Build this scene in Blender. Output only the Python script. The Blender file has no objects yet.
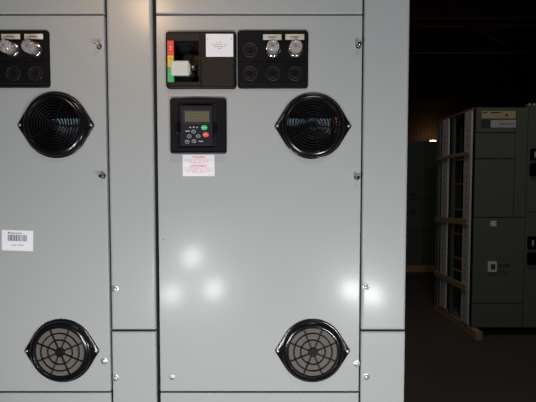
import bpy, bmesh, math, random
from mathutils import Vector, Matrix
random.seed(4)
S = bpy.context.scene
COL = S.collection
PI = math.pi

# ------------------------------------------------------------------ camera
CAM_Y, CAM_Z, PITCH, F = -1.0, 1.62, math.radians(2.5), 400.0
cp, sp = math.cos(PITCH), math.sin(PITCH)
cd = bpy.data.cameras.new('camera'); cam = bpy.data.objects.new('camera', cd); COL.objects.link(cam)
cam.location = (0, CAM_Y, CAM_Z); cam.rotation_euler = (PI/2 - PITCH, 0, 0)
cd.sensor_width = 36; cd.lens = 36*F/536; cd.clip_start = 0.02; cd.clip_end = 60
S.camera = cam

def at(px, py, Y=0.0):
    """measured position in the plane y = Y of a point of the photograph -> (x, z)"""
    u, v = (px-268)/F, (py-201)/F
    t = (Y-CAM_Y)/(cp - v*sp)
    return t*u, CAM_Z + t*(-sp - v*cp)
def zz(py, Y=0.0): return at(268, py, Y)[1]
def xx(px, py, Y=0.0): return at(px, py, Y)[0]

# ------------------------------------------------------------------ materials
def mat(name, col, rough=0.5, metal=0.0, coat=0.0, noise=0.0, nscale=8.0, bump=0.0, bscale=300.0,
        emis=None, estr=0.0, trans=0.0, ior=1.45, rough_var=0.0, spec=0.5, coat_rough=0.1):
    m = bpy.data.materials.new(name); m.use_nodes = True
    nt = m.node_tree; b = nt.nodes['Principled BSDF']
    b.inputs['Base Color'].default_value = (*col, 1)
    b.inputs['Roughness'].default_value = rough
    b.inputs['Metallic'].default_value = metal
    b.inputs['Specular IOR Level'].default_value = spec
    b.inputs['Coat Weight'].default_value = coat
    b.inputs['Coat Roughness'].default_value = coat_rough
    b.inputs['Transmission Weight'].default_value = trans
    b.inputs['IOR'].default_value = ior
    if emis:
        b.inputs['Emission Color'].default_value = (*emis, 1); b.inputs['Emission Strength'].default_value = estr
    tc = nt.nodes.new('ShaderNodeTexCoord')
    if noise or rough_var:
        n = nt.nodes.new('ShaderNodeTexNoise'); n.inputs['Scale'].default_value = nscale; n.inputs['Detail'].default_value = 5
        nt.links.new(tc.outputs['Object'], n.inputs['Vector'])
        if noise:
            mx = nt.nodes.new('ShaderNodeMix'); mx.data_type = 'RGBA'
            mx.inputs[6].default_value = (*[c*(1-noise) for c in col], 1)
            mx.inputs[7].default_value = (*[min(1, c*(1+noise)) for c in col], 1)
            nt.links.new(n.outputs['Fac'], mx.inputs[0]); nt.links.new(mx.outputs[2], b.inputs['Base Color'])
        if rough_var:
            mr = nt.nodes.new('ShaderNodeMapRange')
            mr.inputs[3].default_value = rough-rough_var; mr.inputs[4].default_value = rough+rough_var
            nt.links.new(n.outputs['Fac'], mr.inputs[0]); nt.links.new(mr.outputs[0], b.inputs['Roughness'])
    if bump:
        n2 = nt.nodes.new('ShaderNodeTexNoise'); n2.inputs['Scale'].default_value = bscale; n2.inputs['Detail'].default_value = 2
        nt.links.new(tc.outputs['Object'], n2.inputs['Vector'])
        bp = nt.nodes.new('ShaderNodeBump'); bp.inputs['Strength'].default_value = bump; bp.inputs['Distance'].default_value = 0.0005
        nt.links.new(n2.outputs['Fac'], bp.inputs['Height']); nt.links.new(bp.outputs['Normal'], b.inputs['Normal'])
    return m

M = dict(
    paint=mat('grey_powder_coat', (.340, .350, .354), .31, noise=.015, nscale=5, bump=.04, bscale=200, rough_var=.02, spec=.13, coat=.11, coat_rough=.15),
    inner=mat('gap_shade_sheet', (.03, .03, .03), .7, noise=.1, spec=.2),  # near-black so the door gaps read dark; their shade is in the colour
    black_plastic=mat('black_plastic', (.004, .004, .007), .42, spec=.2, noise=.1, nscale=30),
    gloss_black=mat('gloss_black_plastic', (.005, .005, .006), .19, spec=.42),
    panel_black=mat('satin_black_panel', (.005, .005, .006), .5, spec=.12),
    brown_plastic=mat('dark_brown_plastic', (.020, .017, .016), .5, noise=.08, spec=.18),
    void=mat('dark_interior', (.006, .006, .006), .7),
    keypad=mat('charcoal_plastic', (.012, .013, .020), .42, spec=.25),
    ledge=mat('sheen_tinted_black', (.012, .012, .016), .4),  # lifted bluish black: shine on ledges and rings put into the colour
    lcd=mat('olive_lcd', (.105, .102, .062), .3, noise=.03),
    lcd_frame=mat('lcd_frame', (.018, .02, .03), .3),
    filter=mat('grey_brown_filter_foam', (.105, .092, .080), .95, noise=.25, nscale=900, bump=.6, bscale=900),
    chrome=mat('chrome', (.75, .75, .76), .16, metal=1.0),
    zinc=mat('zinc_steel', (.70, .71, .72), .42, metal=.85, noise=.08, nscale=60),
    white=mat('white_label', (.74, .74, .80), .5, noise=.01),
    warm_white=mat('legend_plate_ivory', (.70, .64, .56), .4),
    ink=mat('black_ink', (.06, .06, .07), .6),
    grey_ink=mat('grey_ink', (.28, .28, .31), .6),
    red_ink=mat('red_ink', (.75, .20, .24), .6),
    white_ink=mat('white_ink', (.62, .62, .64), .6),
    red=mat('red_plastic', (.62, .03, .03), .4),
    yellow=mat('yellow_plastic', (.75, .55, .03), .4),
    green=mat('green_plastic', (.03, .42, .14), .4),
    key_green=mat('green_key', (.04, .50, .16), .4),
    key_red=mat('red_key', (.72, .08, .06), .4),
    lever=mat('light_grey_lever', (.50, .51, .50), .4),
    blue=mat('blue_grey_metal', (.55, .76, .98), .5, noise=.1, nscale=40),
    dark_red=mat('dark_red_insulator', (.20, .012, .02), .4),
    lens=mat('clear_lens', (.93, .93, .95), .06, trans=.9, ior=1.45),
    lens_core=mat('lens_reflector', (.62, .55, .50), .35, noise=.35, nscale=160),
    # background
    bg_paint=mat('dark_green_grey_coat', (.135, .148, .115), .45, noise=.04, spec=.3),
    bg_dark=mat('old_dark_green_coat', (.085, .10, .08), .5, noise=.1, spec=.3),
    post=mat('galvanised_post', (.60, .55, .53), .6, noise=.2, nscale=12),
    wood=mat('rough_pine', (.36, .23, .14), .8, noise=.3, nscale=14),
    busbar=mat('red_busbar_sleeve', (.07, .022, .02), .5),
    copper=mat('support_rail', (.28, .12, .10), .5),
    yellow_label=mat('dull_yellow_label', (.62, .48, .28), .5, noise=.05, nscale=20),
    steel=mat('roof_steel', (.10, .07, .05), .8, noise=.2),
    bulb=mat('warm_lamp_glow', (1, .8, .5), .4, emis=(1, .62, .28), estr=14),
)

def concrete():
    m = mat('dark_concrete', (.07, .055, .048), .75, noise=.35, nscale=1.5, bump=.3, bscale=60)
    return m
def corrugated(name, col):
    m = mat(name, col, .85, noise=.25, nscale=2, spec=.1)
    nt = m.node_tree; b = nt.nodes['Principled BSDF']
    tc = nt.nodes.new('ShaderNodeTexCoord'); w = nt.nodes.new('ShaderNodeTexWave'); w.inputs['Scale'].default_value = 2.5
    bp = nt.nodes.new('ShaderNodeBump'); bp.inputs['Distance'].default_value = .006
    nt.links.new(tc.outputs['Object'], w.inputs['Vector']); nt.links.new(w.outputs['Fac'], bp.inputs['Height'])
    nt.links.new(bp.outputs['Normal'], b.inputs['Normal'])
    return m

# ------------------------------------------------------------------ mesh building
class MB:
    def __init__(s): s.bm = bmesh.new(); s.mats = []
    def mi(s, m):
        if m not in s.mats: s.mats.append(m)
        return s.mats.index(m)
    def face(s, vs, m, smooth=False):
        try: f = s.bm.faces.new(vs)
        except ValueError: return None
        f.material_index = s.mi(m); f.smooth = smooth; return f
    def box(s, x0, x1, y0, y1, z0, z1, m, bev=0.0, seg=2):
        ret = bmesh.ops.create_cube(s.bm, size=1)
        vs = ret['verts']
        for v in vs:
            v.co = Vector(((x0+x1)/2 + v.co.x*(x1-x0), (y0+y1)/2 + v.co.y*(y1-y0), (z0+z1)/2 + v.co.z*(z1-z0)))
        fs = {f for v in vs for f in v.link_faces}
        for f in fs: f.material_index = s.mi(m)
        if bev:
            es = list({e for f in fs for e in f.edges})
            r = bmesh.ops.bevel(s.bm, geom=es, offset=bev, segments=seg, affect='EDGES', profile=.5)
            for f in r['faces']: f.material_index = s.mi(m); f.smooth = True
        return s
    def loops(s, loops, m, cap_a=True, cap_b=True, closed_ring=False, smooth=True):
        """skin a list of equally long point loops"""
        L = [[s.bm.verts.new(p) for p in lp] for lp in loops]
        n = len(L[0])
        rng = range(len(L) if closed_ring else len(L)-1)
        for i in rng:
            a, b = L[i], L[(i+1) % len(L)]
            for j in range(n):
                s.face([a[j], a[(j+1) % n], b[(j+1) % n], b[j]], m, smooth)
        if cap_a and not closed_ring: s.face(L[0][::-1], m)
        if cap_b and not closed_ring: s.face(L[-1], m)
        return L
    def lathe(s, cx, cz, prof, m, n=32, axis='y', cap_a=True, cap_b=True, smooth=True):
        """prof = [(r, y)...] turned about an axis along y through (cx, cz)"""
        lp = [[(cx+r*math.cos(2*PI*k/n), y, cz+r*math.sin(2*PI*k/n)) for k in range(n)] for r, y in prof]
        s.loops(lp, m, cap_a, cap_b, smooth=smooth); return s
    def ring(s, cx, cz, r, y, hw, hh, m, n=48):
        """closed ring with a rounded-box section, half width hw (radial), half height hh (along y)"""
        sec = [(-hw, hh), (-hw, -hh*.4), (-hw*.5, -hh), (hw*.5, -hh), (hw, -hh*.4), (hw, hh)]
        lp = [[(cx+(r+a)*math.cos(2*PI*k/n), y+b, cz+(r+a)*math.sin(2*PI*k/n)) for a, b in sec] for k in range(n)]
        s.loops(lp, m, closed_ring=True); return s
    def bar(s, p, q, w, h, m, up=(0, -1, 0)):
        p, q = Vector(p), Vector(q); d = (q-p).normalized(); u = Vector(up); sd = d.cross(u).normalized(); u = sd.cross(d)
        lp = [[c + sd*a*w/2 + u*b*h/2 for a, b in ((-1, -1), (1, -1), (1, 1), (-1, 1))] for c in (p, q)]
        s.loops(lp, m, smooth=False); return s
    def tube(s, pts, r, m, n=10):
        P = [Vector(p) for p in pts]; lp = []
        for i, p in enumerate(P):
            d = (P[min(i+1, len(P)-1)]-P[max(i-1, 0)]).normalized()
            a = d.orthogonal().normalized(); b = d.cross(a)
            lp.append([p+a*r*math.cos(2*PI*k/n)+b*r*math.sin(2*PI*k/n) for k in range(n)])
        s.loops(lp, m); return s

def rrect(x0, x1, z0, z1, r, seg=5):
    pts = []
    for cx, cz, a0 in ((x1-r, z1-r, 0), (x0+r, z1-r, 90), (x0+r, z0+r, 180), (x1-r, z0+r, 270)):
        for k in range(seg+1):
            a = math.radians(a0+90*k/seg); pts.append((cx+r*math.cos(a), cz+r*math.sin(a)))
    return pts
def slab(mb, x0, x1, z0, z1, yf, yb, r, bev, m, holes=(), seg=5, bs=3):
    """rounded plate: front at y = yf with a rolled edge, back at yb; holes = list of (outline, depth)"""
    bev = min(bev, abs(yb-yf)*.95)
    rr = max(r, bev*1.02); keep = r < bev*1.5
    loops = []
    for k in range(bs+1):
        a = PI/2*k/bs; ins = bev*(1-math.sin(a)); y = yf+bev*(1-math.cos(a))
        loops.append([(px, y, pz) for px, pz in rrect(x0+ins, x1-ins, z0+ins, z1-ins, (min(r, .0012) if keep else rr-ins), seg)])
    loops.append([(p[0], yb, p[2]) for p in loops[-1]])
    L = mb.loops(loops, m, cap_a=False, cap_b=not holes)
    if not holes:
        mb.face(L[0][::-1], m); return
    edges = []
    def ring_edges(vs):
        for i in range(len(vs)):
            e = mb.bm.edges.get((vs[i], vs[(i+1) % len(vs)])) or mb.bm.edges.new((vs[i], vs[(i+1) % len(vs)]))
            edges.append(e)
    ring_edges(L[0])
    for outline, dep in holes:
        H = mb.loops([[(a, yf, b) for a, b in outline], [(a, yf+dep, b) for a, b in outline]], m, False, False, smooth=False)
        ring_edges(H[0])
    g = bmesh.ops.triangle_fill(mb.bm, edges=edges, use_beauty=True, use_dissolve=False, normal=(0, -1, 0))
    for f in g['geom']:
        if isinstance(f, bmesh.types.BMFace):
            f.material_index = mb.mi(m); f.smooth = False
def circ(cx, cz, r, n=40): return [(cx+r*math.cos(2*PI*k/n), cz+r*math.sin(2*PI*k/n)) for k in range(n)]

ORG = {}
def obj(name, mb, parent=None, label=None, fix=True):
    me = bpy.data.meshes.new(name)
    if fix: bmesh.ops.recalc_face_normals(mb.bm, faces=mb.bm.faces)
    mb.bm.to_mesh(me); mb.bm.free()
    for m in mb.mats: me.materials.append(m)
    co = [v.co.copy() for v in me.vertices]
    lo = Vector([min(c[i] for c in co) for i in range(3)]); hi = Vector([max(c[i] for c in co) for i in range(3)])
    c = (lo+hi)/2
    if parent is None: c.z = lo.z
    me.transform(Matrix.Translation(-c))
    o = bpy.data.objects.new(name, me); COL.objects.link(o)
    ORG[o.name] = c
    if parent is not None:
        o.parent = parent; o.location = c-ORG[parent.name]
    else: o.location = c
    if label: o['label'] = label
    return o
def thing(name, label, cat, loc, group=None):
    o = bpy.data.objects.new(name, None); COL.objects.link(o); o.empty_display_size = .05
    o.location = loc; ORG[o.name] = Vector(loc)
    return tag(o, label, cat, group)
def tag(o, label, cat, group=None):
    o['label'] = label; o['category'] = cat
    if group: o['group'] = group
    return o
def struct(name, mb, fix=True):
    o = obj(name, mb, None, fix=fix); o['kind'] = 'structure'; return o
def text(name, body, x, z, y, size, m, parent, align='CENTER', bold=0.0, sx=1.0, rot=0.0):
    cu = bpy.data.curves.new(name, 'FONT'); cu.body = body; cu.size = size; cu.align_x = align; cu.align_y = 'CENTER'
    cu.offset = bold; cu.extrude = 0; cu.resolution_u = 2
    t = bpy.data.objects.new('tmp_text', cu)
    me = t.to_mesh().copy(); t.to_mesh_clear()
    bpy.data.objects.remove(t); bpy.data.curves.remove(cu)
    me.transform(Matrix.Translation((x, y, z)) @ Matrix.Rotation(rot, 4, 'Y') @ Matrix.Rotation(PI/2, 4, 'X') @ Matrix.Diagonal((sx, 1, 1, 1)))
    me.name = name; me.materials.clear(); me.materials.append(m)
    for p in me.polygons: p.material_index = 0
    co = [v.co.copy() for v in me.vertices]
    lo = Vector([min(c[i] for c in co) for i in range(3)]); hi = Vector([max(c[i] for c in co) for i in range(3)])
    c = (lo+hi)/2; me.transform(Matrix.Translation(-c))
    o = bpy.data.objects.new(name, me); COL.objects.link(o); ORG[o.name] = c
    o.parent = parent; o.location = c-ORG[parent.name]
    return o

# ------------------------------------------------------------------ small fittings
def dome_screw(x, z, parent, r=.0048, y=0.0, name='screw', h=.0032, ang=.6, label='zinc dome head screw'):
    b = MB(); m = M['zinc']
    prof = [(r*1.45, y), (r*1.45, y-.0007), (r*1.02, y-.0009)] + [(r*math.cos(t), y-.0009-h*math.sin(t)) for t in (.0, .35, .7, 1.05, 1.35)]
    b.lathe(x, z, prof, m, 20, cap_a=False)
    d = Vector((math.cos(ang), 0, math.sin(ang)))*r*.55
    b.bar(Vector((x, y-h-.0009, z))-d, Vector((x, y-h-.0009, z))+d, r*.22, .0008, M['ink'])
    return obj(name, b, parent, label)
def latch_stud(x, z, parent, L=.016):
    b = MB(); m = M['chrome']
    b.lathe(x, z, [(.0075, 0), (.0075, -.001), (.0045, -.0016), (.0040, -L*.45), (.0052, -L*.5), (.0052, -L*.93), (.0044, -L)], m, 20, cap_a=False)
    b.bar((x-.0042, -L-.0002, z+.002), (x+.0042, -L-.0002, z-.002), .0012, .0008, M['ink'])
    # folded wire loop beside the stud
    b.tube([(x-.0045+.0008*k, -.004-.0016*k, z+.004-.0002*k) for k in range(6)], .0012, m, 6)
    return obj('latch_stud', b, parent, 'chrome quarter turn latch stud')

def guard_outline(cx, cz, R, E, re=.006, n=64):
    """convex hull of the round body and two small ear circles"""
    pts = []
    d = E-re
    al = math.acos((R-re)/d)     # tangent angle measured from the ear direction
    def arc(c, r, a0, a1, k):
        return [(c[0]+r*math.cos(a0+(a1-a0)*i/k), c[1]+r*math.sin(a0+(a1-a0)*i/k)) for i in range(k+1)]
    pts += arc((cx+d, cz), re, -al, al, 8)
    pts += arc((cx, cz), R, al, PI-al, n//2)
    pts += arc((cx-d, cz), re, PI-al, PI+al, 8)
    pts += arc((cx, cz), R, PI+al, 2*PI-al, n//2)
    return pts
def fan_guard(cx, cz, parent, kind):
    R, E = .0815, .0945
    b = MB(); m = M['gloss_black']
    out = guard_outline(cx, cz, R, E)
    n = len(out)
    def ins(k, f): return [(cx+(px-cx)*f, k, cz+(pz-cz)*f) for px, pz in out]
    # ears' plate: outline, thin; bore in the middle
    bore = []
    for px, pz in out:
        a = math.atan2(pz-cz, px-cx); bore.append((a))
    rb = .0755
    lp = [ins(0.0, 1.0), ins(-.0035, 1.0), ins(-.0045, .985),
          [(cx+(rb+.001)*math.cos(a), -.0045, cz+(rb+.001)*math.sin(a)) for a in bore],
          [(cx+(rb-.001)*math.cos(a), -.0040, cz+(rb-.001)*math.sin(a)) for a in bore],
          [(cx+(rb-.001)*math.cos(a), 0, cz+(rb-.001)*math.sin(a)) for a in bore]]
    b.loops(lp, m, closed_ring=True)
    # raised domed rim
    N = 72
    sec = [(.0775, -.002), (.0778, -.006), (.0764, -.0105), (.0738, -.0130), (.0662, -.0160), (.0648, -.0158), (.0645, -.010), (.072, -.008), (.0735, -.002)]
    lp = [[(cx+r*math.cos(2*PI*k/N), y, cz+r*math.sin(2*PI*k/N)) for r, y in sec] for k in range(N)]
    b.loops(lp, m, closed_ring=True)
    if kind == 'filter':
        g = obj('filter_guard', b, parent, 'round black filter guard with eight spokes over brown foam')
        w = MB()
        for r in (.031, .048): w.ring(cx, cz, r, -.0125, .0013, .0016, M['black_plastic'], 56)
        w.ring(cx, cz, .0632, -.0125, .0018, .0025, M['black_plastic'], 64)
        for k in range(8):
            a = PI/8+PI/4*k
            w.bar((cx+.008*math.cos(a), -.0125, cz+.008*math.sin(a)), (cx+.067*math.cos(a), -.0125, cz+.067*math.sin(a)), .0022, .0032, M['black_plastic'])
        w.lathe(cx, cz, [(.0115, -.010), (.0115, -.0142), (.0100, -.0152)], M['black_plastic'], 28)
        obj('grille', w, g)
        fm = MB(); fm.lathe(cx, cz, [(.0640, -.003), (.0640, -.0095)], M['filter'], 48); obj('filter_pad', fm, g, 'grey brown foam pad')
    else:
        g = obj('finger_guard', b, parent, 'round black guard of close concentric rings')
        w = MB()
        for k in range(8): w.ring(cx, cz, .0135+.0068*k, -.0135, .0014, .0016, M['panel_black'], 60)
        for k in range(5):
            a = math.radians(68)+2*PI*k/5
            w.bar((cx+.009*math.cos(a), -.0115, cz+.009*math.sin(a)), (cx+.0675*math.cos(a), -.0115, cz+.0675*math.sin(a)), .0032, .002, m)
        w.lathe(cx, cz, [(.0105, -.010), (.0105, -.0148), (.009, -.0156)], m, 28)
        obj('grille', w, g)
    for sx in (-1, 1):
        s = MB(); x = cx+sx*(E-.0065)
        s.lathe(x, cz, [(.0032, -.0042), (.0032, -.0052), (.0022, -.0062)], M['zinc'], 14)
        obj('screw', s, g, 'small bright screw')
    return g

def pilot_panel(x0, x1, z0, z1, lit, parent, cols, rows, plates=()):
    b = MB()
    slab(b, x0, x1, z0, z1, -.006, 0, .008, .0035, M['panel_black'])
    b.bar((x0+.006, -.0062, z0+.009), (x1-.006, -.0062, z0+.009), .0012, .0014, M['ledge'])
    # moulded recess lines between the two rows
    zm = (rows[0]+rows[1])/2
    b.bar((x0+.004, -.0062, zm), (x1-.004, -.0062, zm), .0012, .0010, M['gloss_black'])
    p = obj('pilot_light_panel', b, parent, 'black rounded panel with six device positions')
    for r, z in enumerate(rows):
        for c, x in enumerate(cols):
            if (r, c) in lit: continue
            k = MB(); k.ring(x, z, .0165, -.0061, .0014, .0006, M['ledge'], 36); k.ring(x, z, .0105, -.0061, .0008, .0005, M['ledge'], 28)
            obj('blanking_plug', k, p)
    for (r, c) in lit:
        x, z = cols[c], rows[r]
        q = MB()
        q.lathe(x, z, [(.0185, -.006), (.0185, -.010), (.0165, -.0125), (.0150, -.0125)], M['chrome'], 32, cap_a=False)
        for k in range(12):   # knurled ring
            a = 2*PI*k/12; q.bar((x+.0178*math.cos(a), -.0085, z+.0178*math.sin(a)), (x+.0192*math.cos(a), -.0085, z+.0192*math.sin(a)), .003, .004, M['chrome'])
        pl = obj('pilot_light', q, parent, 'clear lensed pilot light in a chrome ring')
        l = MB(); l.lathe(x, z, [(.0150, -.0125), (.0152, -.030), (.0145, -.038), (.0120, -.041), (.006, -.0425)], M['lens'], 32)
        obj('lens', l, pl, 'clear ribbed lens')
        k = MB(); k.lathe(x, z, [(.0128, -.0130), (.0128, -.0330), (.010, -.036)], M['lens_core'], 24)
        for i in range(4):
            a = PI/4*i+.4; k.bar((x-.012*math.cos(a), -.0362, z-.012*math.sin(a)), (x+.012*math.cos(a), -.0362, z+.012*math.sin(a)), .0012, .001, M['grey_ink'])
        obj('diffuser', k, pl, 'pinkish diffuser inside the lens')
    for (px0, px1, pz0, pz1) in plates:
        q = MB(); q.box(px0, px1, -.0078, -.006, pz0, pz1, M['warm_white'], .0005)
        w = (px1-px0)
        q.box(px0+w*.28, px1-w*.28, -.0080, -.0077, (pz0+pz1)/2-.0016, (pz0+pz1)/2+.0016, M['grey_ink'])
        obj('legend_plate', q, parent, 'ivory legend plate')
    return p

# ------------------------------------------------------------------ dimensions of the line-up (metres)
DT = .020                       # depth of door pans
Z_TOP, Z_BOT = 2.30, 0.0
zs_top = zz(14.3)               # seam above the drive doors
zs_bot = zz(392.3)              # seam below them
zs_way = zz(331)                # seam in the wireway doors
G = .0026                       # half gap
SEC = [dict(x0=-.9130, xd=-.3995, x1=-.2847), dict(x0=-.2778, xd=.2347, x1=.3495)]

def cabinet(s, label):
    x0, xd, x1 = s['x0'], s['xd'], s['x1']
    t = thing('control_cabinet', label, 'electrical cabinet', ((x0+x1)/2, .26, 0), None)
    e = MB(); m = M['paint']; i = M['inner']
    y0, y1 = DT+.001, .52
    th = .002
    e.box(x0+.001, x0+.001+th, y0, y1, 0, Z_TOP, m); e.box(x1-.001-th, x1-.001, y0, y1, 0, Z_TOP, m)
    e.box(x0+.001+th, x1-.001-th, y1-th, y1, 0, Z_TOP, m); e.box(x0+.001+th, x1-.001-th, y0, y1-th, Z_TOP-th, Z_TOP, m)
    e.box(x0+.001+th, x1-.001-th, y0, y1-th, 0, .08, m)
    obj('enclosure', e, t)
    k = MB()
    k.box(xd-.001, xd+.001, y0+.02, y1-th-.001, .081, Z_TOP-th-.001, i)
    k.box(x0+.004, xd-.0015, y0+.03, y1-th-.001, zs_bot-.001, zs_bot+.001, i)
    k.box(x0+.004, xd-.0015, y0+.03, y1-th-.001, zs_top-.001, zs_top+.001, i)
    obj('divider', k, t, 'dark inner divider sheet')
    def door(name, a, b_, c, d, r=.0022, label=None):
        q = MB(); slab(q, a, b_, c, d, 0, DT, r*1.3, r, M['paint']); return obj(name, q, t, label)
    door('cover_panel', x0+G, xd-G, zs_top+.0022, Z_TOP-.004, label='blank grey door above the drive door')
    lo = door('lower_door', x0+G, xd-G, .05, zs_bot-.0022, label='blank grey door below the drive door')
    up = door('wireway_door', xd+G*.8, x1-.0005, zs_way+.0022, Z_TOP-.004, .0065, 'tall narrow wireway door')
    dn = door('wireway_door', xd+G*.8, x1-.0005, .05, zs_way-.0022, .0045, 'narrow wireway door under the seam')
    return t, up, dn
c_left, wl_up, wl_dn = cabinet(SEC[0], 'grey painted control cabinet whose drive door carries the white barcode sticker')
c_right, wr_up, wr_dn = cabinet(SEC[1], 'grey painted control cabinet beside the dark aisle, holding the drive door with keypad')
for px, py, par in ((115, 289, wl_up), (115.3, 378, wl_dn), (366, 287, wr_up), (366.5, 377, wr_dn)):
    x, z = at(px, py, -.002); dome_screw(x, z, par, .0062, h=.005)

# ------------------------------------------------------------------ drive units
def drive_unit(s, label, screws, studs, guards, cut=None):
    x0, xd = s['x0']+G, s['xd']-G
    za, zb = zs_bot+.0022, zs_top-.0022
    t = thing('drive_unit', label, 'drive unit', ((x0+xd)/2, .2, zs_bot+.001), None)
    holes = [(circ(x, z, .073), .003) for x, z, k in guards]
    if cut: holes.append((rrect(*cut, .003, 3), .003))
    d = MB(); slab(d, x0, xd, za, zb, 0, DT, .003, .0022, M['paint'], holes)
    dr = obj('door', d, t, 'grey hinged drive door')
    # open-fronted chassis behind the door
    c = MB(); i = M['inner']; a, b_ = x0+.006, xd-.006; y0, y1 = DT+.002, .40
    c.box(a, b_, y1-.002, y1, za, zb-.012, i); c.box(a, a+.002, y0, y1-.002, za, zb-.012, i); c.box(b_-.002, b_, y0, y1-.002, za, zb-.012, i)
    c.box(a, b_, y0, y1-.002, za, za+.002, i); c.box(a, b_, y0, y1-.002, zb-.014, zb-.012, i)
    obj('chassis', c, t, 'dark chassis behind the door')
    for x, z, k in guards:
        fan_guard(x, z, t, k)
        if k == 'finger':
            h = MB(); top = zz(118.5, .11)
            hx = x-.004
            for q in range(5):
                h.box(hx-.064, hx+.066, .11, .126, top-.0110-q*.0115, top-q*.0115, M['blue'], .0008)
            h.box(hx-.064, hx+.066, .125, .165, top-.058, top-.001, M['blue'])
            obj('heat_sink', h, t, 'blue grey finned block seen through the upper guard')
            h = MB(); h.box(hx+.070, hx+.098, .10, .15, top-.075, top+.006, M['dark_red'], .002)
            for r in range(8):
                for cc in range(2): h.box(hx+.076+cc*.011, hx+.080+cc*.011, .097, .100, top-.066+r*.0088, top-.062+r*.0088, M['white'])
            obj('terminal_block', h, t, 'dark red terminal block with white dots')
    for px, py in studs:
        x, z = at(px, py, -.002); latch_stud(x, z, t)
    for px, py, r in screws:
        x, z = at(px, py, -.002); dome_screw(x, z, t, r)
    return t

g1 = [(*at(55.5, 125, -.004), 'finger'), (*at(61.6, 351, -.004), 'filter')]
g2 = [(*at(313, 126, -.004), 'finger'), (*at(312.6, 351, -.004), 'filter')]
u_left = drive_unit(SEC[0], 'grey drive door at the photo\'s edge with a white barcode sticker and two round guards', [(104, 361.5, .0062)], [(98.5, 46), (102.5, 176)], g1)
# disconnect cut-out in the door, between its bezel's left part
dx0, dz1 = at(173.5, 42, 0); dx1, dz0 = at(201, 83.5, 0)
u_right = drive_unit(SEC[1], 'grey drive door with keypad, rotary lever switch, warning sticker and two round guards', [(172, 377.5, .0050), (357, 364, .0062), (163.5, 240, .0012)], [(358.6, 45.5), (357.0, 177.5)], g2, cut=(dx0-.004, dx1+.001, dz0-.002, dz1+.002))

# pilot light panels
def pp(px0, px1, py0, py1, cols, rows, plates, parent):
    x0, z1 = at(px0, py0, -.005); x1, z0 = at(px1, py1, -.005)
    cz = [zz(r, -.006) for r in rows]; cx = [xx(c, rows[0], -.006) for c in cols]
    pls = []
    for a, b_, c, d in plates:
        q0, r1 = at(a, c, -.008); q1, r0 = at(b_, d, -.008); pls.append((q0, q1, r0, r1))
    pilot_panel(x0, x1, z0, z1, ((0, 1), (0, 2)), parent, cx, cz, pls)
pp(237.4, 308.2, 30, 88.2, (250, 273, 295.2), (50, 73.5), ((263, 281.5, 34.2, 39.8), (285.3, 304.3, 34, 39.6)), u_right)
pp(-19, 49.8, 30, 87.4, (-11, 12.5, 34.8), (50, 73.5), ((1, 20, 33.8, 39), (24, 42.8, 33.8, 39)), u_left)

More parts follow.
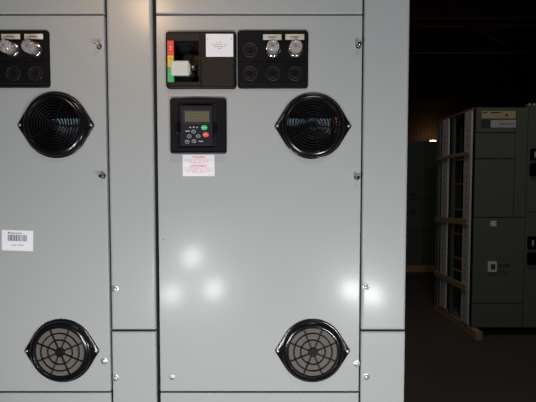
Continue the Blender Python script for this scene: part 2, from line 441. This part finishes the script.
# ------------------------------------------------------------------ disconnect operator
def disconnect(t):
    Y = -.009
    x0, z1 = at(165.2, 31.0, Y); x1, z0 = at(236.3, 88.3, Y)
    b = MB()
    slab(b, x0, x1, z0, z1, Y, 0, .008, .0035, M['black_plastic'], [(rrect(dx0-.0022, dx1, dz0, dz1, .002, 3), .009), ])
    p = obj('switch_bezel', b, t, 'black rounded bezel round the lever switch')
    # brown recess frame
    a0, c1 = at(168.5, 34, Y-.001); a1, c0 = at(200.2, 85.3, Y-.001)
    q = MB(); slab(q, a0, a1, c0, c1, Y-.0015, Y, .003, .001, M['brown_plastic'], [(rrect(dx0+.001, dx1-.003, dz0+.001, dz1-.001, .002, 3), .0015)])
    f = obj('recess_frame', q, p, 'brown frame round the dark recess')
    q = MB()
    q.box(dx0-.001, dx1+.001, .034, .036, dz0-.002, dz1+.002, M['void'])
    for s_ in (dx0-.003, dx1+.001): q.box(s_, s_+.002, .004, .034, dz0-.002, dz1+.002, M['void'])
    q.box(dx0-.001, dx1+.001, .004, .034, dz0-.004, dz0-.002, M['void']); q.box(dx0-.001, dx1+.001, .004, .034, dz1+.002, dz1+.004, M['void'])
    # stepped brown block behind the pivot
    q.box(dx1-.018, dx1-.001, .010, .034, zz(66, .01), zz(56, .01), M['brown_plastic'], .001)
    q.box(dx1-.012, dx1-.001, .012, .034, zz(76, .01), zz(66, .01), M['brown_plastic'], .001)
    obj('recess_box', q, p, 'dark recess behind the lever')
    # right hand cover
    a0, c1 = at(201.8, 56.5, Y); a1, c0 = at(233.5, 86, Y)
    q = MB(); slab(q, a0, a1, c0, c1, Y-.002, Y, .0015, .001, M['brown_plastic']); obj('cover', q, p, 'dark brown blank cover')
    a0, c1 = at(206, 34.2, Y); a1, c0 = at(233.3, 57, Y)
    q = MB(); q.box(a0, a1, Y-.0022, Y-.0010, c0, c1, M['white'])
    q.box(a0, a1, Y-.0010, Y, c0, c1, M['brown_plastic'])
    cx = (a0+a1)/2; w = a1-a0; h = c1-c0
    for r, (ww, z) in enumerate(((.25, .62), (.58, .53), (.46, .44), (.14, .35))):
        n = max(2, int(ww*22)); 
        for k in range(n):
            if random.random() < .12: continue
            xa = cx-ww*w/2+ww*w*k/n
            q.box(xa, xa+ww*w/n*.72, Y-.0025, Y-.0021, c0+h*z-.0008, c0+h*z+.0008, M['grey_ink'])
    for xa in (a0+w*.07, a1-w*.07): q.lathe(xa, c0+h*.77, [(.0011, Y-.0021), (.0011, Y-.0028)], M['ink'], 10)
    obj('instruction_label', q, p, 'white instruction label with faint text')
    # coloured position strip
    a0, c1 = at(167.6, 41, Y); a1, _ = at(173.8, 41, Y)
    zr, zy, zg = zz(56, Y), zz(67, Y), zz(82.2, Y)
    q = MB()
    q.box(a0, a1, Y-.0024, Y-.0015, zr, c1, M['red']); q.box(a0, a1, Y-.0024, Y-.0015, zy, zr, M['yellow']); q.box(a0, a1, Y-.0024, Y-.0015, zg, zy, M['green'])
    mx = (a0+a1)/2
    for z in ((c1+zr)/2+.003, (c1+zr)/2-.003): q.box(mx-.0012, mx+.0012, Y-.0026, Y-.0023, z-.0018, z+.0018, M['white_ink'])
    q.bar((mx-.002, Y-.0026, zr-.006), (mx+.002, Y-.0026, zr-.010), .001, .0006, M['ink'])
    obj('position_strip', q, p, 'red yellow green position strip')
    # lever
    yl = -.030
    a0, c1 = at(170.2, 60.2, yl); a1, c0 = at(189, 75, yl)
    q = MB(); q.box(a0, a1, yl, yl+.013, c0, c1, M['lever'], .0035, 3)
    q.box(a1-.004, a1+.0015, yl+.004, yl+.022, c0+.006, c1-.006, M['lever'], .002)
    lv = obj('lever', q, p, 'light grey switch lever')
    px_, pz_ = at(193.2, 67.8, -.012)
    q = MB(); q.lathe(px_, pz_, [(.007, .0335), (.007, -.008), (.0085, -.009), (.0085, -.014), (.006, -.016)], M['gloss_black'], 24)
    q.lathe(px_, pz_, [(.0032, -.0158), (.0032, -.018), (.002, -.0195)], M['chrome'], 14)
    obj('pivot', q, p, 'black pivot with a shiny pin')
disconnect(u_right)

# ------------------------------------------------------------------ keypad
def ell(mb, cx, cz, rx, rz, y, h, m, n=24, w=None):
    if w is None:
        lp = [[(cx+rx*f*math.cos(2*PI*k/n), yy, cz+rz*f*math.sin(2*PI*k/n)) for k in range(n)] for f, yy in ((1, y), (1, y-h*.6), (.85, y-h))]
        mb.loops(lp, m, cap_a=False)
    else:
        lp = [[(cx+(rx+a)*math.cos(2*PI*k/n), y-b, cz+(rz+a)*math.sin(2*PI*k/n)) for a, b in ((-w/2, 0), (w/2, 0), (w/2, h), (-w/2, h))] for k in range(n)]
        mb.loops(lp, m, closed_ring=True)
def keypad(t):
    Y = -.010
    x0, z1 = at(169.6, 98, Y); x1, z0 = at(226.3, 153.6, Y)
    hx0, hz1 = at(178.0, 103, Y); hx1, hz0 = at(216, 147.5, Y)
    b = MB(); slab(b, x0, x1, z0, z1, Y, 0, .006, .003, M['black_plastic'], [(rrect(hx0, hx1, hz0, hz1, .003, 3), .008)])
    b.box(x0+.002, x1-.002, Y-.005, Y+.002, z0+.0005, z0+.0035, M['ledge'], .001)
    b.box(hx0-.001, hx1+.001, -.0025, -.001, hz0-.001, hz1+.001, M['void'])
    p = obj('keypad_bezel', b, t, 'black square bezel with a lower ledge')
    hood = MB(); n = 14
    lp = []
    for k in range(n+1):
        s_ = k/n; x = x0+.004+(x1-x0-.008)*s_; z = z1-.0005+.0028*math.sin(PI*s_)
        lp.append([(x, -.0002, z1-.002), (x, -.0002, z), (x, -.006, z), (x, -.009, z1-.002)])
    hood.loops(lp, M['brown_plastic']); obj('bezel_hood', hood, p, 'brownish curved top edge')
    for px, w in ((177.2, .008), (214.8, .008)):
        q = MB(); cx, c1 = at(px, 123.5, Y-.004); _, c0 = at(px, 134, Y-.004)
        q.box(cx-w/2, cx+w/2, Y-.006, Y, c0, c1, M['gloss_black'], .0015); obj('release_tab', q, p)
    # module
    Yk = -.012
    a0, c1 = at(180.3, 105.5, Yk); a1, c0 = at(213, 146, Yk)
    q = MB(); slab(q, a0, a1, c0, c1, Yk, -.0026, .003, .0012, M['keypad'])
    mdl = obj('keypad', q, t, 'charcoal operator keypad with small display')
    l0, m1 = at(182.6, 109.5, Yk); l1, m0 = at(211, 123.5, Yk)
    q = MB(); slab(q, l0, l1, m0, m1, Yk-.0006, Yk, .001, .0004, M['lcd_frame']); l0, m1 = at(184.8, 111.3, Yk); l1, m0 = at(209.4, 121.8, Yk)
    q.box(l0, l1, Yk-.0009, Yk-.0004, m0, m1, M['lcd'])
    for r in range(3):
        z = m1-.006-r*.0075
        for k in range(14):
            if random.random() < .35: continue
            xa = l0+.004+k*.0038; q.box(xa, xa+.0024, Yk-.00105, Yk-.0008, z-.0012, z+.0012, M['lcd_dark'])
    obj('display', q, mdl, 'olive grey display in a dark frame')
    for px, py, nm, mt, lb, w in ((204.3, 127.6, 'start_button', 'key_green', 'green oval button', 'S'), (205.8, 134.6, 'stop_button', 'key_red', 'red oval button', 'O')):
        x, z = at(px, py, Yk); q = MB(); ell(q, x, z, .0080, .0062, Yk, .0016, M[mt])
        for k in range(-2, 3): q.box(x+k*.0019-.0006, x+k*.0019+.0006, Yk-.0018, Yk-.0015, z-.001, z+.001, M['white_ink'])
        obj(nm, q, mdl, lb)
    for px, py in ((187.6, 131.2), (193.6, 131.6), (189.4, 136.3), (198.2, 136.2), (187.2, 141.8), (194.0, 141.2), (200.9, 141.4)):
        x, z = at(px, py, Yk); q = MB()
        if px in (187.6, 200.9):
            ell(q, x, z, .0056, .0030, Yk, .0006, M['keypad'])
            for k in range(-2, 3): q.box(x+k*.0022-.0008, x+k*.0022+.0008, Yk-.0009, Yk-.0006, z-.0009, z+.0011, M['white_ink'])
        else:
            ell(q, x, z, .0044, .0036, Yk, .0008, M['keypad']); ell(q, x, z, .0048, .0038, Yk, .0009, M['white_ink'], w=.0008)
            q.bar((x-.0014, Yk-.0010, z-.0010), (x, Yk-.0010, z+.0012), .0007, .0004, M['white_ink']); q.bar((x, Yk-.0010, z+.0012), (x+.0014, Yk-.0010, z-.0010), .0007, .0004, M['white_ink'])
        obj('button', q, mdl, 'dark button with a white outline')
    q = MB()
    for px, dz in ((190.2, .0), (193.7, .0006), (197.2, 0)):
        x, z = at(px, 127.6, Yk)
        lp = [[(x-.0024, yy, z+.0013+dz), (x+.0024, yy, z+.0013+dz), (x+(.0000 if px == 193.7 else (.001 if px < 193 else -.001)), yy, z-.0016+dz)] for yy in (Yk, Yk-.0007)]
        q.loops(lp, M['white_ink'], smooth=False)
    obj('arrow_marks', q, mdl, 'three small white arrow marks')
M['lcd_dark'] = mat('lcd_segments', (.07, .068, .04), .3)
keypad(u_right)

# ------------------------------------------------------------------ stickers
def warning_label(t):
    a0, c1 = at(182.6, 154.7, 0); a1, c0 = at(214.6, 176.2, 0)
    q = MB(); q.box(a0, a1, -.0006, -.0001, c0, c1, M['white'])
    w, h, cx = a1-a0, c1-c0, (a0+a1)/2
    for z, ww in ((.76, .92), (.70, .82), (.64, .60), (.585, .34), (.385, .96), (.33, .78), (.275, .92), (.22, .74), (.165, .40)):
        n = int(ww*30)
        for k in range(n):
            if random.random() < .16: continue
            xa = cx-ww*w/2+ww*w*k/n; q.box(xa, xa+ww*w/n*.70, -.0008, -.00055, c0+h*z-.00062, c0+h*z+.00062, M['red_ink'])
    for k in range(5): q.box(a1-w*.2+k*.0024, a1-w*.2+k*.0024+.0015, -.0008, -.00055, c0+h*.05, c0+h*.05+.001, M['red_ink'])
    lb = obj('warning_label', q, t, 'white bilingual warning sticker with red text')
    text('lettering', 'WARNING', cx, c0+h*.88, -.0009, .0068, M['red_ink'], lb, bold=.00015, sx=.95)
    text('lettering', 'AVERTISSEMENT', cx, c0+h*.47, -.0009, .0062, M['red_ink'], lb, bold=.00015, sx=.95)
warning_label(u_right)
def barcode(t):
    cx, cz = at(17.6, 240.5, 0); w, h = .0785, .0515; rot = math.radians(1.8)
    q = MB(); q.box(-w/2, w/2, -.0006, -.0001, -h/2, h/2, M['white'])
    x = -w*.31
    while x < w*.31:
        b_ = random.choice((.0007, .0010, .0016, .0022)); q.box(x, x+b_, -.0008, -.00055, -.0015, h*.285, M['ink']); x += b_+random.choice((.0007, .0010, .0015))
    for k in range(11):
        q.box(-w*.30+k*.0033, -w*.30+k*.0033+(.003 if k == 0 else .0022), -.0008, -.00055, h*.335, h*.335+(.0040 if k == 0 else .0024), M['ink'])
    for k in range(8):
        if k == 3: continue
        xa = -w*.16+k*.0036; q.box(xa, xa+.0024, -.0008, -.00055, -h*.26, -h*.26+.0009, M['ink']); q.box(xa+.0008*(k % 3), xa+.0008*(k % 3)+.0008, -.0008, -.00055, -h*.26, -h*.26+.0042, M['ink'])
    for v in q.bm.verts:
        a, b_ = v.co.x, v.co.z
        v.co.x = cx+a*math.cos(rot)+b_*math.sin(rot); v.co.z = cz-a*math.sin(rot)+b_*math.cos(rot)
    obj('barcode_label', q, t, 'white sticker with a black barcode')
barcode(u_left)

# ------------------------------------------------------------------ the hall
RX0, RX1, RY0, RY1, RZ = -7.0, 9.0, -6.0, 13.0, 6.6
b = MB(); b.box(RX0-.2, RX1+.2, RY0-.2, RY1+.2, -.1, 0, concrete()); struct('floor', b)
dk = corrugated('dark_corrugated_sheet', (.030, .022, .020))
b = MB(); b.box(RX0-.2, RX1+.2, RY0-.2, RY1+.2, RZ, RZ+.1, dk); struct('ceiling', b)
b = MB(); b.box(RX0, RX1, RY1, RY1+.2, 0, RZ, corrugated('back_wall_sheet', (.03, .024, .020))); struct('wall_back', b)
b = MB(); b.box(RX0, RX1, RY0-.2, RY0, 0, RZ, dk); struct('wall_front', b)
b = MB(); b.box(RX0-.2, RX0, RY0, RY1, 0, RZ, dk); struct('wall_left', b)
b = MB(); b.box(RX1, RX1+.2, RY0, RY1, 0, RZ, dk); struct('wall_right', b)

# roof trusses
for i, (y, lb) in enumerate(((6.4, 'dark steel roof truss nearest the camera'), (9.0, 'dark steel roof truss in the middle of the hall'), (11.6, 'dark steel roof truss closest to the back wall'))):
    t = thing('roof_truss', lb, 'roof truss', (1, y, 5.7), 'roof trusses over the dark hall')
    for z in (5.72, 6.54):
        c = MB(); c.box(RX0+.02, RX1-.02, y-.06, y+.06, z-.05, z+.05, M['steel']); obj('chord', c, t)
    n = 12; st = (RX1-RX0-.04)/n
    for k in range(n):
        xa = RX0+.02+k*st
        c = MB(); c.bar((xa, y, 5.77 if k % 2 else 6.49), (xa+st, y, 6.49 if k % 2 else 5.77), .06, .06, M['steel']); obj('web_bar', c, t)

# wall lamp far back
wx, wz = xx(432.5, 141.5, 12.8), zz(141.5, 12.8)
t = thing('wall_lamp', 'small glowing warm lamp far off above the dark cabinets', 'lamp', (wx, 13.0, wz), None)
c = MB(); c.box(wx-.08, wx+.08, 12.86, 13.0, wz-.06, wz+.08, M['steel'], .01); obj('housing', c, t)
c = MB(); c.box(wx-.09, wx+.09, 12.70, 12.855, wz-.05, wz+.03, M['bulb'], .025); obj('bulb', c, t)

# ------------------------------------------------------------------ the open-sided cabinet across the aisle
YF = 3.2
def bgx(px, py=183): return xx(px, py, YF)
def bgz(py): return at(500, py, YF)[1]
X0, XA, XB = bgx(473.2, 200), bgx(513, 200), bgx(525, 200)
DEP = .92
base_z, top_z = bgz(327), bgz(107.5)
def panel(name, par, x0, x1, z0, z1, m=None, y=YF, label=None, d=.02, bev=.003):
    q = MB(); slab(q, x0, x1, z0, z1, y-d, y, .004, bev, m or M['bg_paint']); return obj(name, q, par, label)
t = thing('switchgear_cabinet', 'dark green grey cabinet with open side, yellow label and red busbars', 'electrical cabinet', ((X0+XB)/2, YF+.4, base_z))
q = MB(); m = M['bg_paint']
q.box(X0+.002, XB-.001, YF+.001, YF+.012, base_z, top_z, M['void'])
q.box(XB-.004, XB-.001, YF+.012, YF+DEP, base_z, top_z, m); q.box(X0, XB-.004, YF+DEP-.004, YF+DEP, base_z, top_z, m)
q.box(X0, XB-.004, YF+.012, YF+DEP-.004, top_z-.004, top_z, m); q.box(X0, XB-.004, YF+.012, YF+DEP-.004, base_z, base_z+.01, m)
q.box(X0+.30, X0+.304, YF+.012, YF+DEP-.004, base_z+.01, top_z-.004, M['void'])
obj('enclosure', q, t)
g = .004
z1, z2, z3, z4 = bgz(133), bgz(159), bgz(217.5), bgz(303)
panel('top_door', t, X0+.005, XA-g, z1+g, top_z-.003)
panel('unit_door', t, X0+.005, XA-g, z2+g, z1-g); panel('unit_door', t, X0+.005, XA-g, z3+g, z2-g)
lower = panel('lower_door', t, X0+.005, XB-g, z4+g, z3-g)
panel('kick_panel', t, X0+.005, XB-g, base_z+.002, z4-g)
panel('wireway_door', t, XA+g, XB-g, z3+g, top_z-.003)
yb = YF-.022
# labels
a0, c1 = bgx(479), bgz(111.3); a1, c0 = bgx(512.5), bgz(118.8)
q = MB(); q.box(a0, a1, yb-.002, yb+.002, c0, c1, M['yellow_label'])
for xa, xb, zf, th in ((.03, .16, .78, .006), (.26, .55, .78, .006)):
    q.box(a0+(a1-a0)*xa, a0+(a1-a0)*xb, yb-.003, yb-.002, c0+(c1-c0)*zf-th, c0+(c1-c0)*zf+th, M['ink'])
q.lathe(a0+(a1-a0)*.73, c0+(c1-c0)*.42, [(.014, yb-.002), (.014, yb-.003)], M['ink'], 6)
obj('yellow_label', q, t, 'dull yellow label strip with dark lettering')
c1, c0 = bgz(120.4), bgz(127.8); am = bgx(488)
q = MB(); q.box(a0-.005, am, yb-.002, yb+.002, c0, c1, M['ink']); q.box(am, a1+.005, yb-.002, yb+.002, c0, c1, M['post'])
for k in range(8):
    xa = am+.09+k*.021; q.box(xa, xa+.015, yb-.003, yb-.002, (c0+c1)/2-.012, (c0+c1)/2+.010, M['grey_ink'])
obj('name_plate', q, t, 'black and white name plate')
q = MB(); q.box(bgx(490.3), bgx(496), yb-.004, yb+.002, bgz(226), bgz(220.7), M['white']); obj('tag_plate', q, t, 'small white tag')
q = MB(); x0, x1, c1, c0 = bgx(488), bgx(497), bgz(261), bgz(271.3)
slab(q, x0, x1, c0, c1, yb-.02, yb+.002, .01, .004, M['white']); q.box(x0+.028, x1-.02, yb-.024, yb-.018, c0+.03, c1-.025, M['ink'], .003)
hs = obj('latch_plate', q, t, 'white latch plate with a black centre')
q = MB(); q.tube([(x1+.01, yb-.03, (c0+c1)/2+.02), (x1+.07, yb-.035, (c0+c1)/2+.024), (x1+.12, yb-.03, (c0+c1)/2+.02)], .008, M['ink']); q.tube([(x1+.03, yb, (c0+c1)/2+.02), (x1+.03, yb-.032, (c0+c1)/2+.021)], .006, M['ink'])
obj('handle', q, t, 'dark lever handle')
# side frame posts, busbars and rails
def sy(px, py=183):  # depth of a point on the side plane x = X0 seen at pixel column px
    return X0*F/(px-268)+CAM_Y
for pa, pb, mt in ((465, 472, 'post'), (443, 449, 'post'), (439.2, 440.6, 'bg_paint')):
    ya, yb_ = sy(pb), min(sy(pa), YF+DEP-.01)
    q = MB(); q.box(X0-.022, X0-.002, ya, yb_, base_z+.012, top_z-.02, M[mt], .003)
    for k in range(26):   # slotted upright
        z = base_z+.08+k*.08
        if mt == 'post': q.box(X0-.0235, X0-.0215, (ya+yb_)/2-.006, (ya+yb_)/2+.006, z, z+.022, M['void'])
    obj('post', q, t, 'pale slotted upright' if mt == 'post' else 'thin green upright')
for pa in (455, 459.5, 462.5):
    y = sy(pa); q = MB(); q.box(X0+.05, X0+.06, y-.03, y+.02, base_z+.15, top_z-.15, M['busbar'], .003); obj('busbar', q, t, 'dark red busbar')
q = MB(); q.box(X0-.018, X0+.01, sy(454), sy(451.8), base_z+.012, top_z-.02, M['bg_dark'], .003); obj('post', q, t, 'thin dark upright')
for py in (160, 184, 209.5, 234, 258.5, 271):
    z = CAM_Z-(py-183.5)/F*(sy(456)+1.0)
    q = MB(); q.box(X0+.02, X0+.045, sy(463), sy(449.5), z-.009, z+.009, M['copper'], .002); obj('support_rail', q, t, 'reddish cross rail')
q = MB(); q.box(X0-.022, X0+.012, YF+.02, YF+DEP-.01, top_z-.02, top_z+.002, M['copper']); obj('top_rail', q, t, 'rusty top edge rail')
# planks nailed over the open side
for py0, py1, tilt, lb in ((151.6, 155.4, -.01, 'rough wooden plank, highest of three'), (219, 225, -.045, 'rough wooden plank, middle of three'), (286, 292.5, -.01, 'rough wooden plank, lowest of three')):
    yA = sy(471); yE = sy(438.5); z1_ = CAM_Z-(py0-183.5)/F*(yA+1.0); z0_ = CAM_Z-(py1-183.5)/F*(yA+1.0)
    q = MB(); q.box(X0-.040, X0-.0235, yA, yE, z0_, z1_, M['wood'], .003)
    for v in q.bm.verts: v.co.z += tilt*(v.co.y-yA)/(yE-yA)
    obj('wooden_plank', q, t, lb)
# skid
q = MB(); q.box(X0-.012, X0+.058, YF-.14, YF+DEP-.02, 0, base_z-.002, M['wood'], .004); 
tag(obj('timber_skid', q), 'long timber skid beam under the open-sided dark cabinet', 'timber beam')
q = MB(); q.box(XB-.12, XB+.02, YF+.40, YF+DEP+.1, 0, base_z-.002, M['wood'], .004)
tag(obj('timber_skid', q), 'timber skid beam in the shadow beneath the dark cabinets at the edge', 'timber beam')

# neighbour
XN = XB+.62
t = thing('switchgear_cabinet', 'dark green grey cabinet with two black meter windows at the photo\'s edge', 'electrical cabinet', ((XB+XN)/2, YF+.4, base_z))
q = MB(); q.box(XB+.001, XN, YF+.001, YF+DEP, base_z, top_z+.01, m, .003); obj('enclosure', q, t)
panel('upper_door', t, XB+g, XN-g, bgz(212)+g, top_z)
panel('lower_door', t, XB+g, XN-g, base_z+.002, bgz(212)-g)
for y0_, y1_ in ((149, 160.5), (163.3, 176), (236, 248.5), (252, 264)):
    q = MB(); slab(q, bgx(527.7), bgx(527.7)+.26, bgz(y1_), bgz(y0_), YF-.045, YF-.02, .008, .004, M['black_plastic'])
    w = obj('meter_window', q, t, 'black meter window')
    if y0_ in (149, 236):
        q = MB(); xk = bgx(531.5); zk = bgz((y0_+y1_)/2)
        q.box(xk-.008, xk+.012, YF-.050, YF-.045, zk-.03, zk+.03, M['lever']); obj('pointer', q, w, 'pale pointer')
for k in range(3):
    q = MB(); xk = bgx(530.5)+k*.05; q.lathe(xk, top_z+.035, [(.018, YF+.10), (.018, YF+.04), (.012, YF+.03)], M['zinc'], 14)
    q.box(xk-.014, xk+.014, YF+.045, YF+.09, top_z+.012, top_z+.03, M['zinc']); obj('lifting_fitting', q, t, 'small bright fitting on top')
q = MB(); q.box(XN-.14, XN, YF+.40, YF+DEP+.1, 0, base_z-.002, M['wood'], .004)
tag(obj('timber_skid', q), 'timber skid beam farthest along under the dark cabinet with meter windows', 'timber beam')

# far row
YR = 6.3
zt = zz(141, YR)
xs = [1.75, 2.42, 2.86, 3.30]
lbs = ['far dark green cabinet partly behind the near grey cabinet', 'far dark green cabinet with two black knobs in the gap', 'far dark green cabinet just behind the open-sided one']
for k in range(3):
    a, b_ = xs[k], xs[k+1]-.004
    t = thing('panel_cabinet', lbs[k], 'electrical cabinet', ((a+b_)/2, YR+.4, .13))
    q = MB(); q.box(a, b_, YR+.021, YR+.8, .13, zt, M['bg_dark'], .004); obj('enclosure', q, t)
    zm_ = zz(200, YR)
    for c0, c1 in ((.14, .75), (.76, zm_), (zm_+.01, zt-.01)):
        d_ = panel('door', t, a+.006, b_-.006, c0, c1, M['bg_dark'], YR+.02)
        if c0 > .7:
            q = MB(); xk = (a+b_)/2; zk = c0+.12 if c0 > 1 else c1-.2
            q.lathe(xk, zk, [(.045, YR), (.045, YR-.02), (.03, YR-.03)], M['ink'], 16); q.bar((xk, YR-.035, zk-.05), (xk, YR-.035, zk+.05), .02, .02, M['ink'])
            obj('knob', q, d_, 'black rotary knob')
q = MB(); q.box(1.65, 3.4, YR-.06, YR+.06, 0, .128, M['wood'], .005)
tag(obj('timber_skid', q), 'timber beam laid along the foot of the far dark cabinets', 'timber beam')

# ------------------------------------------------------------------ light
def spot(name, loc, aim, e, r, ang, blend, col):
    l = bpy.data.lights.new(name, 'SPOT'); l.energy = e; l.shadow_soft_size = r; l.spot_size = math.radians(ang); l.spot_blend = blend; l.color = col
    o = bpy.data.objects.new(name, l); COL.objects.link(o); o.location = loc
    o.rotation_euler = (Vector(aim)-Vector(loc)).to_track_quat('-Z', 'Y').to_euler(); return o
# work light heads: where their mirror images stand in the doors
Lw = .95
def mirror(px, py, L):
    u, v = (px-268)/F, (py-201)/F; t = (L+1.0)/(cp-v*sp)
    return (t*u, -L, CAM_Z+t*(-sp-v*cp))
WORK_E, WORK_R = 11.8, .045
for px, py, e in ((192, 257, .93), (172, 294, .82), (214, 289, .93), (351, 290, 1.25), (373, 295, 1.25)):
    spot('work_light', mirror(px, py, Lw), (.05, 0, 1.45), WORK_E*e, WORK_R, 140, .6, (1, .997, .985))
# warm hall lamp behind the photographer
def point(name, loc, e, r, col):
    l = bpy.data.lights.new(name, 'POINT'); l.energy = e; l.shadow_soft_size = r; l.color = col
    o = bpy.data.objects.new(name, l); COL.objects.link(o); o.location = loc; return o
spot('hall_lamp', mirror(151, 10, 4.0), (-.31, 0, 2.09), 310, .22, 10, 1.0, (1, .66, .40))
a = bpy.data.lights.new('ceiling_light', 'AREA'); a.shape = 'RECTANGLE'; a.size = .7; a.size_y = .16; a.energy = 11; a.color = (.92, .97, 1)
ao = bpy.data.objects.new('ceiling_light', a); COL.objects.link(ao); ao.location = (.35, -1.3, 3.6); ao.rotation_euler = (math.radians(40), 0, 0)
b_ = bpy.data.lights.new('aisle_fill', 'AREA'); b_.shape = 'RECTANGLE'; b_.size = 1.5; b_.size_y = .4; b_.energy = 26; b_.color = (1, .93, .84)  # added fill to brighten the cabinets across the aisle, not a known fixture
bo = bpy.data.objects.new('aisle_fill', b_); COL.objects.link(bo); bo.location = (.9, 1.3, 5.6)
point('lamp_glow', (wx, 12.55, wz), 10, .1, (1, .6, .3))
w = bpy.data.worlds.new('world'); S.world = w; w.use_nodes = True
w.node_tree.nodes['Background'].inputs[0].default_value = (.6, .65, .7, 1); w.node_tree.nodes['Background'].inputs[1].default_value = .02

S.view_settings.view_transform = 'Standard'; S.view_settings.look = 'None'; S.view_settings.gamma = 1.0
S.view_settings.use_curve_mapping = False
S.view_settings.exposure = 0.0
S.cycles.max_bounces = 8

for o in S.objects:      # repeats of one kind share a group
    k = o.name.split('.')[0]
    if o.parent is None and o.get('category'):
        g_ = dict(control_cabinet='grey control cabinets in the foreground line-up', drive_unit='drive units in the grey line-up', panel_cabinet='far dark cabinets in a row', switchgear_cabinet='dark green grey cabinets across the aisle', timber_skid='timber beams under the dark cabinets').get(k)
        if g_: o['group'] = g_
